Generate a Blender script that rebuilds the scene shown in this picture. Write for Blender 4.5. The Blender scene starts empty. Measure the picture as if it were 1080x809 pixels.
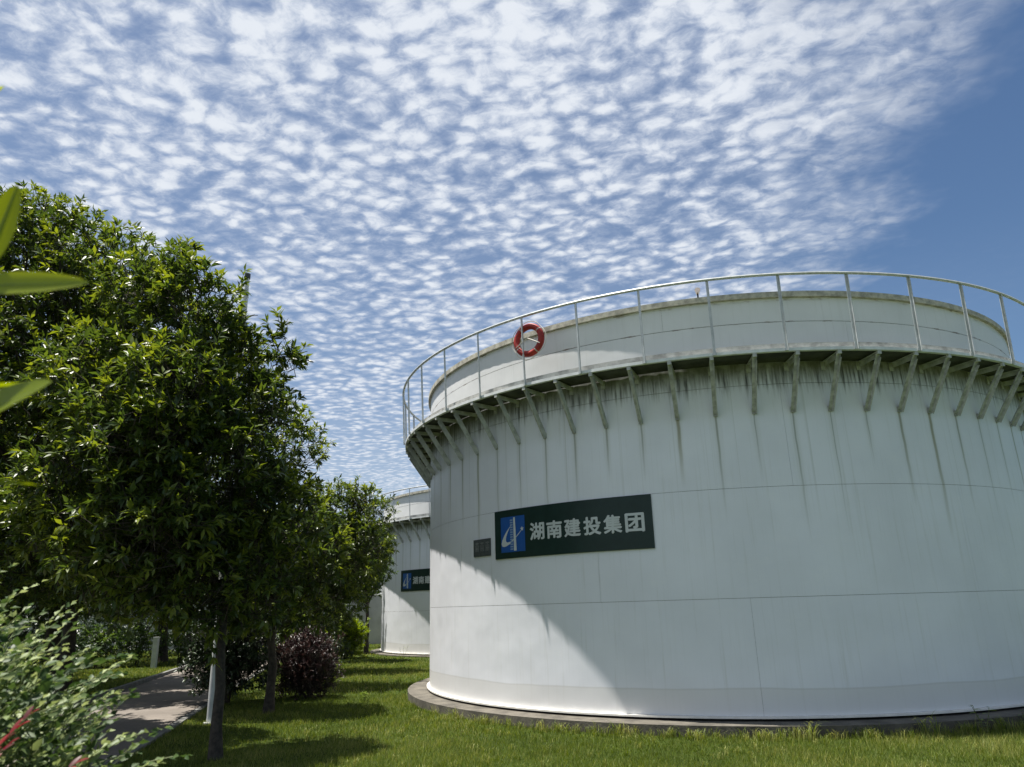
import bpy, bmesh, math, random
import numpy as np
from mathutils import Matrix, Vector
R = math.radians
S = bpy.context.scene
COL = S.collection
GZ = -0.065                       # height of the lawn

# ------------------------------------------------------------------ camera
cd = bpy.data.cameras.new('camera'); cam = bpy.data.objects.new('camera', cd); COL.objects.link(cam)
S.camera = cam
PITCH, ROLL = 0.294, -0.02923
F_ = Vector((0, math.cos(PITCH), math.sin(PITCH)))
U0 = Vector((0, -math.sin(PITCH), math.cos(PITCH))); R0 = Vector((1, 0, 0))
RR = math.cos(ROLL) * R0 + math.sin(ROLL) * U0
UU = -math.sin(ROLL) * R0 + math.cos(ROLL) * U0
M = Matrix((( RR.x, UU.x, -F_.x, 0), (RR.y, UU.y, -F_.y, 0), (RR.z, UU.z, -F_.z, 1.6), (0, 0, 0, 1)))
cam.matrix_world = M
cd.sensor_width = 36; cd.lens = 25.79; cd.clip_start = 0.05; cd.clip_end = 3000
cd.dof.use_dof = True; cd.dof.focus_distance = 13.0; cd.dof.aperture_fstop = 4.2

# ------------------------------------------------------------------ exposure, sky, sun
S.view_settings.view_transform = 'Standard'; S.view_settings.look = 'None'
S.view_settings.exposure = 1.05; S.view_settings.gamma = 1
SUN_AZ, SUN_EL = 174.0, 75.5     # direction TO the sun, from +X counter-clockwise


class NT:
    """small helper for building node trees"""
    def __init__(s, tree): s.t = tree
    def n(s, typ, **kw):
        x = s.t.nodes.new(typ)
        for k, v in kw.items(): setattr(x, k, v)
        return x
    def put(s, sock, v):
        if isinstance(v, bpy.types.NodeSocket): s.t.links.new(v, sock)
        else: sock.default_value = v
    def m(s, op, a, b=None, c=None, clamp=False):
        x = s.n('ShaderNodeMath', operation=op, use_clamp=clamp)
        s.put(x.inputs[0], a)
        if b is not None: s.put(x.inputs[1], b)
        if c is not None: s.put(x.inputs[2], c)
        return x.outputs[0]
    def ss(s, v, lo, hi, a=0.0, b=1.0):       # smoothstep
        x = s.n('ShaderNodeMapRange', interpolation_type='SMOOTHSTEP')
        for i, q in enumerate((v, lo, hi, a, b)): s.put(x.inputs[i], q)
        return x.outputs[0]
    def mix(s, f, a, b):
        x = s.n('ShaderNodeMix', data_type='RGBA')
        s.put(x.inputs[0], f); s.put(x.inputs[6], a if not isinstance(a, tuple) else (*a, 1)[:4])
        s.put(x.inputs[7], b if not isinstance(b, tuple) else (*b, 1)[:4])
        return x.outputs[2]
    def noise(s, vec, scale, detail=3, rough=.5, dist=0.0, dims='3D'):
        x = s.n('ShaderNodeTexNoise', noise_dimensions=dims)
        s.put(x.inputs['Vector'], vec); x.inputs['Scale'].default_value = scale
        x.inputs['Detail'].default_value = detail; x.inputs['Roughness'].default_value = rough
        x.inputs['Distortion'].default_value = dist
        return x.outputs['Fac']
    def xyz(s, v):
        x = s.n('ShaderNodeSeparateXYZ'); s.put(x.inputs[0], v); return x.outputs
    def comb(s, a, b, c):
        x = s.n('ShaderNodeCombineXYZ'); s.put(x.inputs[0], a); s.put(x.inputs[1], b); s.put(x.inputs[2], c); return x.outputs[0]
    def vscale(s, v, sc):
        x = s.n('ShaderNodeVectorMath', operation='MULTIPLY'); s.put(x.inputs[0], v); x.inputs[1].default_value = sc; return x.outputs[0]


W = bpy.data.worlds.new('World'); S.world = W; W.use_nodes = True
w = NT(W.node_tree)
bg = W.node_tree.nodes['Background']; bg.inputs['Strength'].default_value = 0.082
sky = w.n('ShaderNodeTexSky', sky_type='NISHITA', sun_disc=False)
sky.sun_elevation = R(SUN_EL); sky.sun_rotation = R(90 - SUN_AZ)
sky.air_density = 1.0; sky.dust_density = 0.6; sky.ozone_density = 2.0
tc = w.n('ShaderNodeTexCoord')
dx, dy, dz = w.xyz(tc.outputs['Generated'])
zc = w.m('MAXIMUM', dz, 0.05)
px = w.m('DIVIDE', dx, zc); py = w.m('DIVIDE', dy, zc)
P = w.comb(px, py, 0.0)
# cloud field on a high level sheet: cells of altocumulus, thinning into a veil to the right
wn = w.n('ShaderNodeTexNoise'); w.put(wn.inputs['Vector'], P); wn.inputs['Scale'].default_value = 9.0; wn.inputs['Detail'].default_value = 3
wo = w.n('ShaderNodeVectorMath', operation='MULTIPLY_ADD'); w.put(wo.inputs[0], wn.outputs['Color']); wo.inputs[1].default_value = (.07, .07, 0); w.put(wo.inputs[2], P)
Q = wo.outputs[0]
rot = w.n('ShaderNodeVectorRotate', rotation_type='Z_AXIS'); w.put(rot.inputs['Vector'], Q); rot.inputs['Angle'].default_value = R(18)
QS = w.vscale(rot.outputs[0], (1.0, 1.15, 1.0))
vor = w.n('ShaderNodeTexVoronoi', feature='SMOOTH_F1'); w.put(vor.inputs['Vector'], QS); vor.inputs['Scale'].default_value = 18.0
vor.inputs['Smoothness'].default_value = 0.45
puff = w.m('SUBTRACT', 0.92, vor.outputs['Distance'])
fine = w.m('SUBTRACT', w.noise(QS, 22, 5, .62), .5)
mid = w.m('SUBTRACT', w.noise(Q, 5.5, 4, .6), .5)
big = w.m('SUBTRACT', w.noise(P, 1.7, 3, .5), .5)
edge = w.m('ADD', w.m('SUBTRACT', px, w.m('MULTIPLY_ADD', py, 0.25, 0.50)), w.m('MULTIPLY', w.m('SUBTRACT', w.noise(P, 3.0, 4, .6), .5), .7))
inside = w.ss(edge, 0.22, -0.25)                       # 1 in the cloud field, 0 in the clear blue
veil = w.ss(edge, -0.38, 0.0)                        # thinner, smoother towards the edge
d0 = w.m('ADD', w.m('MULTIPLY', puff, 1.6), w.m('MULTIPLY', fine, 1.7))
d0 = w.m('ADD', d0, w.m('MULTIPLY', mid, .95))
d0 = w.m('ADD', d0, w.m('MULTIPLY', big, .75))
over = w.m('MULTIPLY', w.ss(py, 2.0, 0.85, 0, 0.42), w.ss(px, -1.1, -.2, .25, 1.0))                     # thicker, merging puffs high overhead
d0 = w.m('ADD', d0, over)
hf = w.m('SUBTRACT', w.noise(QS, 48, 4, .65), .5)
d1 = w.m('ADD', d0, w.m('MULTIPLY', hf, .9))
dens_p = w.ss(d1, -0.12, 1.45, .20, 1.0)
wisp_v = w.vscale(Q, (3.0, 6.0, 1.0))
wisp = w.noise(wisp_v, 2.6, 8, .70, .9)
dens_w = w.m('MULTIPLY', w.ss(w.m('ADD', wisp, w.m('MULTIPLY', mid, .9)), .18, .80), .88)
mixd = w.m('ADD', w.m('MULTIPLY', dens_p, w.m('SUBTRACT', 1.0, w.m('MULTIPLY', veil, .65))), w.m('MULTIPLY', dens_w, w.m('MULTIPLY', veil, .65)))
dens = w.m('MULTIPLY', mixd, inside)
haze_h = w.ss(dz, 0.42, 0.12, 0.0, 0.55)               # the far sheet seen edge-on closes up
dens = w.m('MULTIPLY', w.m('MAXIMUM', dens, w.m('MULTIPLY', haze_h, w.ss(px, 2.2, .4))), w.ss(dz, -0.02, 0.06))
ccol = w.mix(w.ss(d1, .35, 1.6), (3.2, 3.65, 4.5), (5.0, 5.25, 5.6))
dens = w.m('MULTIPLY', dens, 0.93)
bluec = w.n('ShaderNodeHueSaturation'); w.put(bluec.inputs['Color'], sky.outputs[0]); bluec.inputs['Saturation'].default_value = 1.12; bluec.inputs['Value'].default_value = .60
w.put(bg.inputs['Color'], w.mix(dens, bluec.outputs[0], ccol))
W.cycles.sampling_method = 'MANUAL'; W.cycles.sample_map_resolution = 1024

sd = bpy.data.lights.new('sun', 'SUN'); sd.energy = 5.0; sd.angle = R(0.5); sd.color = (1.0, .955, .88)
sun = bpy.data.objects.new('sun', sd); COL.objects.link(sun)
sv = Vector((math.cos(R(SUN_AZ)) * math.cos(R(SUN_EL)), math.sin(R(SUN_AZ)) * math.cos(R(SUN_EL)), math.sin(R(SUN_EL))))
sun.rotation_euler = (-sv).to_track_quat('-Z', 'Y').to_euler(); sun.location = sv * 60

# ------------------------------------------------------------------ helpers
rng = np.random.default_rng(11)
random.seed(5)


def tag(o, label=None, cat=None, group=None, kind=None):
    if label: o['label'] = label
    if cat: o['category'] = cat
    if group: o['group'] = group
    if kind: o['kind'] = kind
    return o


def thing(name, label, cat, loc=(0, 0, 0), rz=0.0, group=None):
    o = bpy.data.objects.new(name, None); COL.objects.link(o); o.empty_display_size = .3
    o.location = loc; o.rotation_euler = (0, 0, rz)
    return tag(o, label, cat, group)


def add(name, me, mat=None, parent=None):
    o = bpy.data.objects.new(name, me); COL.objects.link(o)
    if mat and not me.materials: me.materials.append(mat)
    if parent: o.parent = parent
    return o


def copy_tree(o, parent=None):
    c = o.copy(); COL.objects.link(c)
    if parent: c.parent = parent
    for ch in o.children: copy_tree(ch, c)
    return c


def mesh(name, V, Fc, smooth=False, sharp=None):
    me = bpy.data.meshes.new(name); me.from_pydata([tuple(map(float, v)) for v in V], [], [tuple(map(int, f)) for f in Fc])
    if smooth:
        me.polygons.foreach_set('use_smooth', [True] * len(me.polygons))
        if sharp: me.set_sharp_from_angle(angle=R(sharp))
    me.update(); return me


def mesh_tri(name, V, T, attr=None, smooth=False):
    """fast triangle mesh from arrays; attr = per-vertex float 'rnd'"""
    me = bpy.data.meshes.new(name); V = np.asarray(V, np.float32); T = np.asarray(T, np.int32)
    me.vertices.add(len(V)); me.vertices.foreach_set('co', V.ravel())
    me.loops.add(T.size); me.loops.foreach_set('vertex_index', T.ravel())
    me.polygons.add(len(T)); me.polygons.foreach_set('loop_start', np.arange(0, T.size, 3, dtype=np.int32))
    me.polygons.foreach_set('loop_total', np.full(len(T), 3, np.int32))
    if smooth: me.polygons.foreach_set('use_smooth', np.ones(len(T), bool))
    me.update(calc_edges=True)
    if attr is not None:
        a = me.attributes.new('rnd', 'FLOAT', 'POINT'); a.data.foreach_set('value', np.asarray(attr, np.float32))
    return me


class MB:
    """collects boxes, tubes and rings into one mesh"""
    def __init__(s): s.V = []; s.F = []
    def raw(s, V, Fc):
        b = len(s.V); s.V += [tuple(v) for v in V]; s.F += [tuple(i + b for i in f) for f in Fc]; return s
    def box(s, x0, x1, y0, y1, z0, z1, mat=None):
        V = [(x, y, z) for x in (x0, x1) for y in (y0, y1) for z in (z0, z1)]
        if mat: V = [tuple(mat @ Vector(v)) for v in V]
        return s.raw(V, [(0, 1, 3, 2), (4, 6, 7, 5), (0, 4, 5, 1), (2, 3, 7, 6), (0, 2, 6, 4), (1, 5, 7, 3)])
    def bar(s, a, b, wd, th, up=(0, 0, 1)):
        a, b = Vector(a), Vector(b); d = b - a; L = d.length; d.normalize()
        sd_ = d.cross(Vector(up)); sd_.normalize(); u = sd_.cross(d)
        V = []
        for e in (a, b):
            for i, j in ((-1, -1), (1, -1), (1, 1), (-1, 1)): V.append(e + sd_ * (i * wd / 2) + u * (j * th / 2))
        return s.raw(V, [(0, 1, 2, 3)[::-1], (4, 5, 6, 7), (0, 4, 5, 1)[::-1], (1, 5, 6, 2)[::-1], (2, 6, 7, 3)[::-1], (3, 7, 4, 0)[::-1]])
    def tube(s, pts, rad, n=8, cap=True):
        pts = [Vector(p) for p in pts]
        if not hasattr(rad, '__len__'): rad = [rad] * len(pts)
        t = (pts[1] - pts[0]).normalized(); ref = Vector((0, 0, 1)) if abs(t.z) < .9 else Vector((1, 0, 0))
        sd_ = t.cross(ref).normalized(); V = []; Fc = []
        for i, p in enumerate(pts):
            a = pts[max(i - 1, 0)]; b = pts[min(i + 1, len(pts) - 1)]
            t = (b - a).normalized(); sd_ = (sd_ - t * sd_.dot(t)).normalized(); u = t.cross(sd_)
            for k in range(n):
                q = 2 * math.pi * k / n; V.append(p + (sd_ * math.cos(q) + u * math.sin(q)) * rad[i])
        for i in range(len(pts) - 1):
            for k in range(n):
                k2 = (k + 1) % n; Fc.append((i * n + k, i * n + k2, (i + 1) * n + k2, (i + 1) * n + k))
        if cap: Fc += [tuple(range(n))[::-1], tuple(range((len(pts) - 1) * n, len(pts) * n))]
        return s.raw(V, Fc)
    def arc(s, r0, r1, z0, z1, a0, a1, n, closed=False):
        """solid ring segment, angles in degrees"""
        V = []; Fc = []; N = n if closed else n + 1
        for i in range(N):
            a = R(a0 + (a1 - a0) * i / n); c, q = math.cos(a), math.sin(a)
            V += [(r1 * c, r1 * q, z0), (r1 * c, r1 * q, z1), (r0 * c, r0 * q, z1), (r0 * c, r0 * q, z0)]
        for i in range(n):
            j = (i + 1) % N
            for k in range(4):
                k2 = (k + 1) % 4; Fc.append((i * 4 + k, j * 4 + k, j * 4 + k2, i * 4 + k2))
        if not closed: Fc += [(0, 1, 2, 3), (n * 4 + 3, n * 4 + 2, n * 4 + 1, n * 4)]
        return s.raw(V, Fc)
    def build(s, name, mat, parent=None, smooth=True, sharp=35):
        return add(name, s.me(name, smooth, sharp), mat, parent)
    def me(s, name, smooth=True, sharp=35): return mesh(name, s.V, s.F, smooth, sharp)


# ------------------------------------------------------------------ materials
def new_mat(name):
    m = bpy.data.materials.new(name); m.use_nodes = True
    return m, NT(m.node_tree), m.node_tree.nodes['Principled BSDF']


def simple(name, c, rough=.6, metal=0.0, var=.15, scale=6.0, bump=0.0, bscale=40.0, spec=.5):
    m, t, p = new_mat(name)
    co = t.n('ShaderNodeTexCoord').outputs['Object']
    f = t.noise(co, scale, 5, .6)
    col = t.mix(t.ss(f, .3, .7), tuple(v * (1 - var) for v in c), tuple(min(1, v * (1 + var)) for v in c))
    t.put(p.inputs['Base Color'], col); p.inputs['Roughness'].default_value = rough
    p.inputs['Metallic'].default_value = metal; p.inputs['Specular IOR Level'].default_value = spec
    if bump:
        b = t.n('ShaderNodeBump'); b.inputs['Strength'].default_value = bump; b.inputs['Distance'].default_value = .01
        t.put(b.inputs['Height'], t.noise(co, bscale, 4, .6)); t.put(p.inputs['Normal'], b.outputs[0])
    return m


BR_STEP = 360 / 70; BR_A0 = -102.0


def tank_paint(name, base, streaks=True, rust=False):
    """weathered off-white tank paint, stains run down from every bracket foot"""
    m, t, p = new_mat(name)
    co = t.n('ShaderNodeTexCoord').outputs['Object']
    x, y, z = t.xyz(co)
    ang = t.m('MULTIPLY', t.m('ARCTAN2', y, x), 180 / math.pi)
    cyl = t.comb(t.m('MULTIPLY', ang, .107), 0.0, z)
    # broad mottling, fine vertical washing marks
    mot = t.noise(cyl, .9, 4, .55)
    vs = t.noise(t.vscale(cyl, (9.0, 1.0, .35)), 1.6, 5, .65)
    vs2 = t.noise(t.vscale(cyl, (30.0, 1.0, .5)), 1.0, 3, .6)
    col = t.mix(t.ss(mot, .3, .7), tuple(v * .95 for v in base), tuple(v * 1.03 for v in base))
    chalk = t.noise(t.vscale(cyl, (1.0, 1.0, 1.6)), 2.3, 6, .7)
    col = t.mix(t.m('MULTIPLY', t.ss(chalk, .5, .75), .22), col, tuple(min(.86, v * 1.12) for v in base))
    spk = t.noise(cyl, 21, 3, .7)
    col = t.mix(t.m('MULTIPLY', t.ss(spk, .70, .76), .35), col, (.42, .40, .36))
    col = t.mix(t.m('MULTIPLY', t.ss(vs, .52, .8), .30), col, (.44, .44, .38))
    col = t.mix(t.m('MULTIPLY', t.ss(vs2, .55, .85), .14), col, (.40, .41, .36))
    if streaks:
        u = t.m('DIVIDE', t.m('SUBTRACT', ang, BR_A0), BR_STEP)
        cell = t.m('ROUND', u)
        wob = t.m('MULTIPLY', t.m('SUBTRACT', t.noise(t.comb(cell, 0.0, t.m('MULTIPLY', z, 1.4)), 1.0, 2), .5), .10)
        du = t.m('ABSOLUTE', t.m('ADD', t.m('SUBTRACT', u, cell), wob))
        wnz = t.n('ShaderNodeTexWhiteNoise', noise_dimensions='1D'); t.put(wnz.inputs['W'], cell)
        rv = wnz.outputs['Value']
        wn2 = t.n('ShaderNodeTexWhiteNoise', noise_dimensions='1D'); t.put(wn2.inputs['W'], t.m('ADD', cell, 37.3))
        top = 4.25
        L = t.m('MULTIPLY_ADD', rv, 1.25, .95)
        low = t.m('SUBTRACT', top, L)
        fade = t.m('MULTIPLY', t.m('POWER', t.ss(z, low, top), .8), t.ss(z, top + .06, top - .06))
        wid = t.m('MULTIPLY_ADD', wn2.outputs['Value'], .05, .022)
        line = t.m('MULTIPLY', t.ss(du, wid, t.m('MULTIPLY', wid, .25)), fade)
        halo = t.m('MULTIPLY', t.m('MULTIPLY', t.ss(du, .16, .0), fade), t.m('MULTIPLY_ADD', vs2, .5, .12))
        scol = t.mix(wn2.outputs['Value'], (.13, .14, .11), (.27, .25, .14))
        col = t.mix(t.m('MULTIPLY', halo, .75), col, (.40, .42, .32))
        col = t.mix(t.m('MULTIPLY', line, t.m('MULTIPLY_ADD', wn2.outputs['Value'], .35, .5)), col, scol)
        # further run-off marks of all lengths between the brackets
        rn1 = t.noise(t.vscale(cyl, (6.5, 1.0, .03)), 1.7, 5, .7); rn2 = t.noise(t.vscale(cyl, (2.5, 1.0, .02)), 1.0, 2, .5)
        lowz = t.m('SUBTRACT', 4.7, t.m('MULTIPLY', rn2, 4.6))
        ro = t.m('MULTIPLY', t.ss(rn1, .56, .68), t.m('MULTIPLY', t.ss(z, lowz, t.m('ADD', lowz, 1.2)), t.ss(z, 4.98, 4.9)))
        col = t.mix(t.m('MULTIPLY', ro, .30), col, (.30, .31, .23))
        # grime under the walkway with dripping lower edge
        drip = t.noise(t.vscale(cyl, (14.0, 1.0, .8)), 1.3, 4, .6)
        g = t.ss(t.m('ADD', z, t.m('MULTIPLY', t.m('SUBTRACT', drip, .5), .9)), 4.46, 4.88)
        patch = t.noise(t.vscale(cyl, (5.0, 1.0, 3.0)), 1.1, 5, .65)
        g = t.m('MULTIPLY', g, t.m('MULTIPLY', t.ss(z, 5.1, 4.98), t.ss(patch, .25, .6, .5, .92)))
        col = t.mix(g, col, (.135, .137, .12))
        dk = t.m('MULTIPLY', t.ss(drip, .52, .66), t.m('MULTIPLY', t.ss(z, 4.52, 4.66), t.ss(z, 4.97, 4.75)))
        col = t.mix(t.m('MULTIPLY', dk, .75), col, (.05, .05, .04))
        # splash band along the foot, with an uneven upper edge
        e = t.m('MULTIPLY', t.m('SUBTRACT', t.noise(cyl, .5, 3, .5), .5), .10)
        f = t.ss(t.m('ADD', z, e), .475, .445)
        col = t.mix(t.m('MULTIPLY', f, .5), col, (.64, .625, .59))
        e2 = t.ss(t.m('ABSOLUTE', t.m('SUBTRACT', t.m('ADD', z, e), .455)), .02, .0)
        col = t.mix(t.m('MULTIPLY', e2, .18), col, (.36, .35, .31))
    if rust:
        rn = t.noise(t.vscale(cyl, (2.2, 1.0, 9.0)), 1.4, 5, .65)
        near = t.m('MAXIMUM', t.ss(z, 5.90, 5.965), t.m('MAXIMUM', t.ss(t.m('ABSOLUTE', t.m('SUBTRACT', z, 5.58)), .02, .004), t.ss(z, 5.12, 5.02)))
        col = t.mix(t.m('MULTIPLY', near, t.ss(rn, .5, .68)), col, (.19, .10, .06))
    t.put(p.inputs['Base Color'], col)
    p.inputs['Roughness'].default_value = .42; p.inputs['Specular IOR Level'].default_value = .35
    b = t.n('ShaderNodeBump'); b.inputs['Strength'].default_value = .4; b.inputs['Distance'].default_value = .035
    t.put(b.inputs['Height'], t.noise(cyl, 1.3, 2, .5)); t.put(p.inputs['Normal'], b.outputs[0])
    return m


def leaf_mat(name, cols, transl=.3, rough=.38, spec=.5):
    """cols: dark to light, picked per leaf through the 'rnd' attribute"""
    m, t, p = new_mat(name)
    a = t.n('ShaderNodeAttribute', attribute_name='rnd').outputs['Fac']
    r = t.n('ShaderNodeValToRGB'); t.put(r.inputs[0], a)
    el = r.color_ramp.elements
    for i, c in enumerate(cols):
        e = el[i] if i < 2 else el.new(.5)
        e.position = i / (len(cols) - 1) if i != 1 or len(cols) == 2 else i / (len(cols) - 1)
        e.color = (*c, 1)
    t.put(p.inputs['Base Color'], r.outputs[0]); p.inputs['Roughness'].default_value = rough
    p.inputs['Specular IOR Level'].default_value = spec
    tb = t.n('ShaderNodeBsdfTranslucent')
    hs = t.n('ShaderNodeHueSaturation'); hs.inputs['Hue'].default_value = .485; hs.inputs['Saturation'].default_value = 1.15; hs.inputs['Value'].default_value = 1.7
    t.put(hs.inputs['Color'], r.outputs[0]); t.put(tb.inputs['Color'], hs.outputs[0])
    mx = t.n('ShaderNodeMixShader'); mx.inputs[0].default_value = transl
    t.t.links.new(p.outputs[0], mx.inputs[1]); t.t.links.new(tb.outputs[0], mx.inputs[2])
    t.t.links.new(mx.outputs[0], t.t.nodes['Material Output'].inputs['Surface'])
    return m


MT = {}
MT['paint'] = tank_paint('tank_paint', (.775, .787, .84))
MT['drum'] = tank_paint('drum_paint', (.745, .75, .745), streaks=False, rust=True)
MT['seam'] = simple('seam_dark', (.13, .13, .12), .8)
MT['rim'] = simple('rim_lichen', (.42, .40, .33), .8, var=.35, scale=9)
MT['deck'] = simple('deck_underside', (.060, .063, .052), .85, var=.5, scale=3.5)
MT['toe'] = simple('toe_board_grey', (.36, .36, .34), .7, var=.35, scale=7)
MT['fascia'] = simple('fascia_white', (.70, .72, .72), .5, var=.12, scale=8)
MT['bracket'] = simple('bracket_dirty_grey', (.43, .44, .42), .65, var=.3, scale=9)
MT['rail'] = simple('rail_galvanised', (.50, .52, .52), .45, metal=.3, var=.15, scale=14)
MT['lip'] = simple('base_lip_white', (.74, .72, .66), .5, var=.1)
MT['gap'] = simple('gap_black', (.015, .015, .014), .9)
MT['concrete'] = simple('plinth_concrete', (.095, .085, .068), .9, var=.35, scale=4, bump=.5, bscale=30)
MT['board'] = simple('sign_green', (.012, .030, .026), .35, var=.12, spec=.3)
MT['blue'] = simple('logo_blue', (.012, .085, .33), .4, var=.05)
MT['letter'] = simple('letter_white', (.55, .58, .58), .5, var=.05)
MT['hatch'] = simple('logo_pale_blue', (.22, .32, .48), .5, var=.05)
MT['plaque'] = simple('plaque_grey', (.085, .095, .10), .4, metal=.2, var=.2, scale=20)
MT['plaqueletter'] = simple('plaque_letter', (.19, .20, .205), .5)
MT['buoy'] = simple('buoy_red', (.33, .018, .012), .55, var=.25, scale=9)
MT['tape'] = simple('buoy_tape', (.42, .36, .33), .5)
MT['rope'] = simple('rope_white', (.62, .58, .52), .8)
MT['pole'] = simple('pole_white', (.52, .53, .52), .5, var=.12, scale=5)
MT['dark'] = simple('dark_cap', (.04, .04, .045), .6)
MT['bark'] = simple('bark_dark', (.042, .034, .026), .95, var=.5, scale=14, bump=1, bscale=35)
MT['wallp'] = simple('wall_plaster', (.40, .40, .40), .9, var=.12, scale=1.2)
MT['kerb'] = simple('kerb_concrete', (.15, .15, .14), .9, var=.25, scale=5, bump=.4)
MT['leafA'] = leaf_mat('leaf_magnolia', [(.024, .044, .011), (.056, .090, .018), (.15, .188, .030)], .36, .42)
MT['leafB'] = leaf_mat('leaf_pale_tree', [(.03, .06, .014), (.06, .11, .025), (.13, .19, .04)], .35, .45)
MT['leafD'] = leaf_mat('leaf_dark_shrub', [(.010, .020, .010), (.022, .042, .016), (.05, .08, .03)], .15, .4)
MT['leafP'] = leaf_mat('leaf_purple', [(.007, .004, .004), (.018, .008, .009), (.055, .032, .026)], .15, .45)
MT['leafG'] = leaf_mat('leaf_bright_shrub', [(.035, .06, .01), (.10, .16, .018), (.22, .30, .03)], .35, .45)
MT['leafV'] = leaf_mat('leaf_variegated', [(.020, .045, .012), (.065, .108, .032), (.29, .34, .15)], .27, .5, .3)
MT['leafR'] = leaf_mat('leaf_red', [(.06, .003, .005), (.14, .008, .010), (.22, .016, .016)], .25, .45)
MT['leafBig'] = leaf_mat('leaf_big', [(.08, .12, .006), (.19, .24, .010), (.27, .32, .014)], .5, .32)
MT['grass'] = leaf_mat('grass_blade', [(.046, .074, .010), (.108, .152, .022), (.28, .28, .09)], .35, .55, .3)
MT['stemlight'] = simple('pale_midrib', (.20, .26, .06), .6)
MT['stem'] = simple('green_stem', (.10, .12, .04), .7)


def ground_mat():
    m, t, p = new_mat('lawn_soil')
    co = t.n('ShaderNodeTexCoord').outputs['Object']
    n1 = t.noise(co, .55, 5, .6); n2 = t.noise(co, 14, 5, .7); n3 = t.noise(t.vscale(co, (1, 1, 1)), 70, 3, .6)
    c = t.mix(t.ss(n1, .35, .65), (.038, .062, .009), (.058, .090, .013))
    c = t.mix(t.ss(n2, .4, .75), c, (.085, .105, .024))
    c = t.mix(t.m('MULTIPLY', t.ss(n3, .45, .7), .6), c, (.02, .032, .006))
    t.put(p.inputs['Base Color'], c); p.inputs['Roughness'].default_value = .95; p.inputs['Specular IOR Level'].default_value = .1
    b = t.n('ShaderNodeBump'); b.inputs['Strength'].default_value = .9; b.inputs['Distance'].default_value = .05
    t.put(b.inputs['Height'], n3); t.put(p.inputs['Normal'], b.outputs[0])
    return m


def path_mat():
    m, t, p = new_mat('path_concrete')
    co = t.n('ShaderNodeTexCoord').outputs['Object']
    n1 = t.noise(co, 1.1, 5, .65); n2 = t.noise(co, 26, 5, .7)
    c = t.mix(t.ss(n1, .3, .7), (.125, .107, .090), (.175, .152, .13))
    c = t.mix(t.m('MULTIPLY', t.ss(n2, .45, .75), .5), c, (.08, .07, .058))
    t.put(p.inputs['Base Color'], c); p.inputs['Roughness'].default_value = .9
    b = t.n('ShaderNodeBump'); b.inputs['Strength'].default_value = .4; b.inputs['Distance'].default_value = .01
    t.put(b.inputs['Height'], n2); t.put(p.inputs['Normal'], b.outputs[0])
    return m


# ------------------------------------------------------------------ the ground
N = 60; xs = np.linspace(-300, 300, N); V = [(x, y, GZ) for y in np.linspace(-150, 450, N) for x in xs]
Fg = [(j * N + i, j * N + i + 1, (j + 1) * N + i + 1, (j + 1) * N + i) for j in range(N - 1) for i in range(N - 1)]
g = add('ground', mesh('ground', V, Fg), ground_mat()); g['kind'] = 'structure'

# footpath: a slab strip running away to the upper left, its slabs parted by joints
PD = Vector((-.205, .979, 0)).normalized(); PN = Vector((PD.y, -PD.x, 0))       # along, to the right
P0 = Vector((-6.05, 15.0, 0))                                                    # on the right edge
PW = 2.5


def path_pt(s, r, z=0.0):
    q = P0 + PD * s + PN * r; return (q.x, q.y, GZ + z)


pm = path_mat(); base_mb = MB()
base_mb.raw([path_pt(-14, 0, .004), path_pt(34, 0, .004), path_pt(34, -PW, .004), path_pt(-14, -PW, .004)], [(0, 1, 2, 3)])
fp = base_mb.build('footpath', MT['seam'], smooth=False); fp['kind'] = 'structure'
for k in range(16):
    s0 = -14 + 3 * k + .012; s1 = s0 + 2.976; j = random.uniform(-.003, .003)
    mb = MB(); mb.raw([path_pt(s0, -.005, .0), path_pt(s1, -.005, .0), path_pt(s1, -PW + .005, .0), path_pt(s0, -PW + .005, .0),
                       path_pt(s0, -.005, .03 + j), path_pt(s1, -.005, .03 + j), path_pt(s1, -PW + .005, .03 + j), path_pt(s0, -PW + .005, .03 + j)],
                      [(3, 2, 1, 0), (4, 5, 6, 7)[::-1], (0, 1, 5, 4), (1, 2, 6, 5), (2, 3, 7, 6), (3, 0, 4, 7)])
    mb.build('paving_slab', pm, fp, smooth=False)
kb = bpy.data.objects.new('kerb', None); COL.objects.link(kb); kb['kind'] = 'structure'
kmes = None
for k in range(44):
    for side in (0, 1):
        s0 = -12 + k; r = -PW - .14 if side == 0 else .02
        h = .11 if side == 0 else .035
        mb = MB(); a = random.uniform(-.004, .004)
        c0 = path_pt(s0 + .01, r); c1 = path_pt(s0 + .99, r); c2 = path_pt(s0 + .99, r + .12); c3 = path_pt(s0 + .01, r + .12)
        lo = [(p_[0], p_[1], GZ - .05) for p_ in (c0, c1, c2, c3)]; hi = [(p_[0], p_[1], GZ + h + a) for p_ in (c0, c1, c2, c3)]
        mb.raw(lo + hi, [(0, 1, 2, 3), (7, 6, 5, 4), (0, 4, 5, 1), (1, 5, 6, 2), (2, 6, 7, 3), (3, 7, 4, 0)])
        mb.build('kerb_stone', MT['kerb'], kb, smooth=False)

# ------------------------------------------------------------------ storage tanks
TC = (4.24, 16.44)


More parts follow.
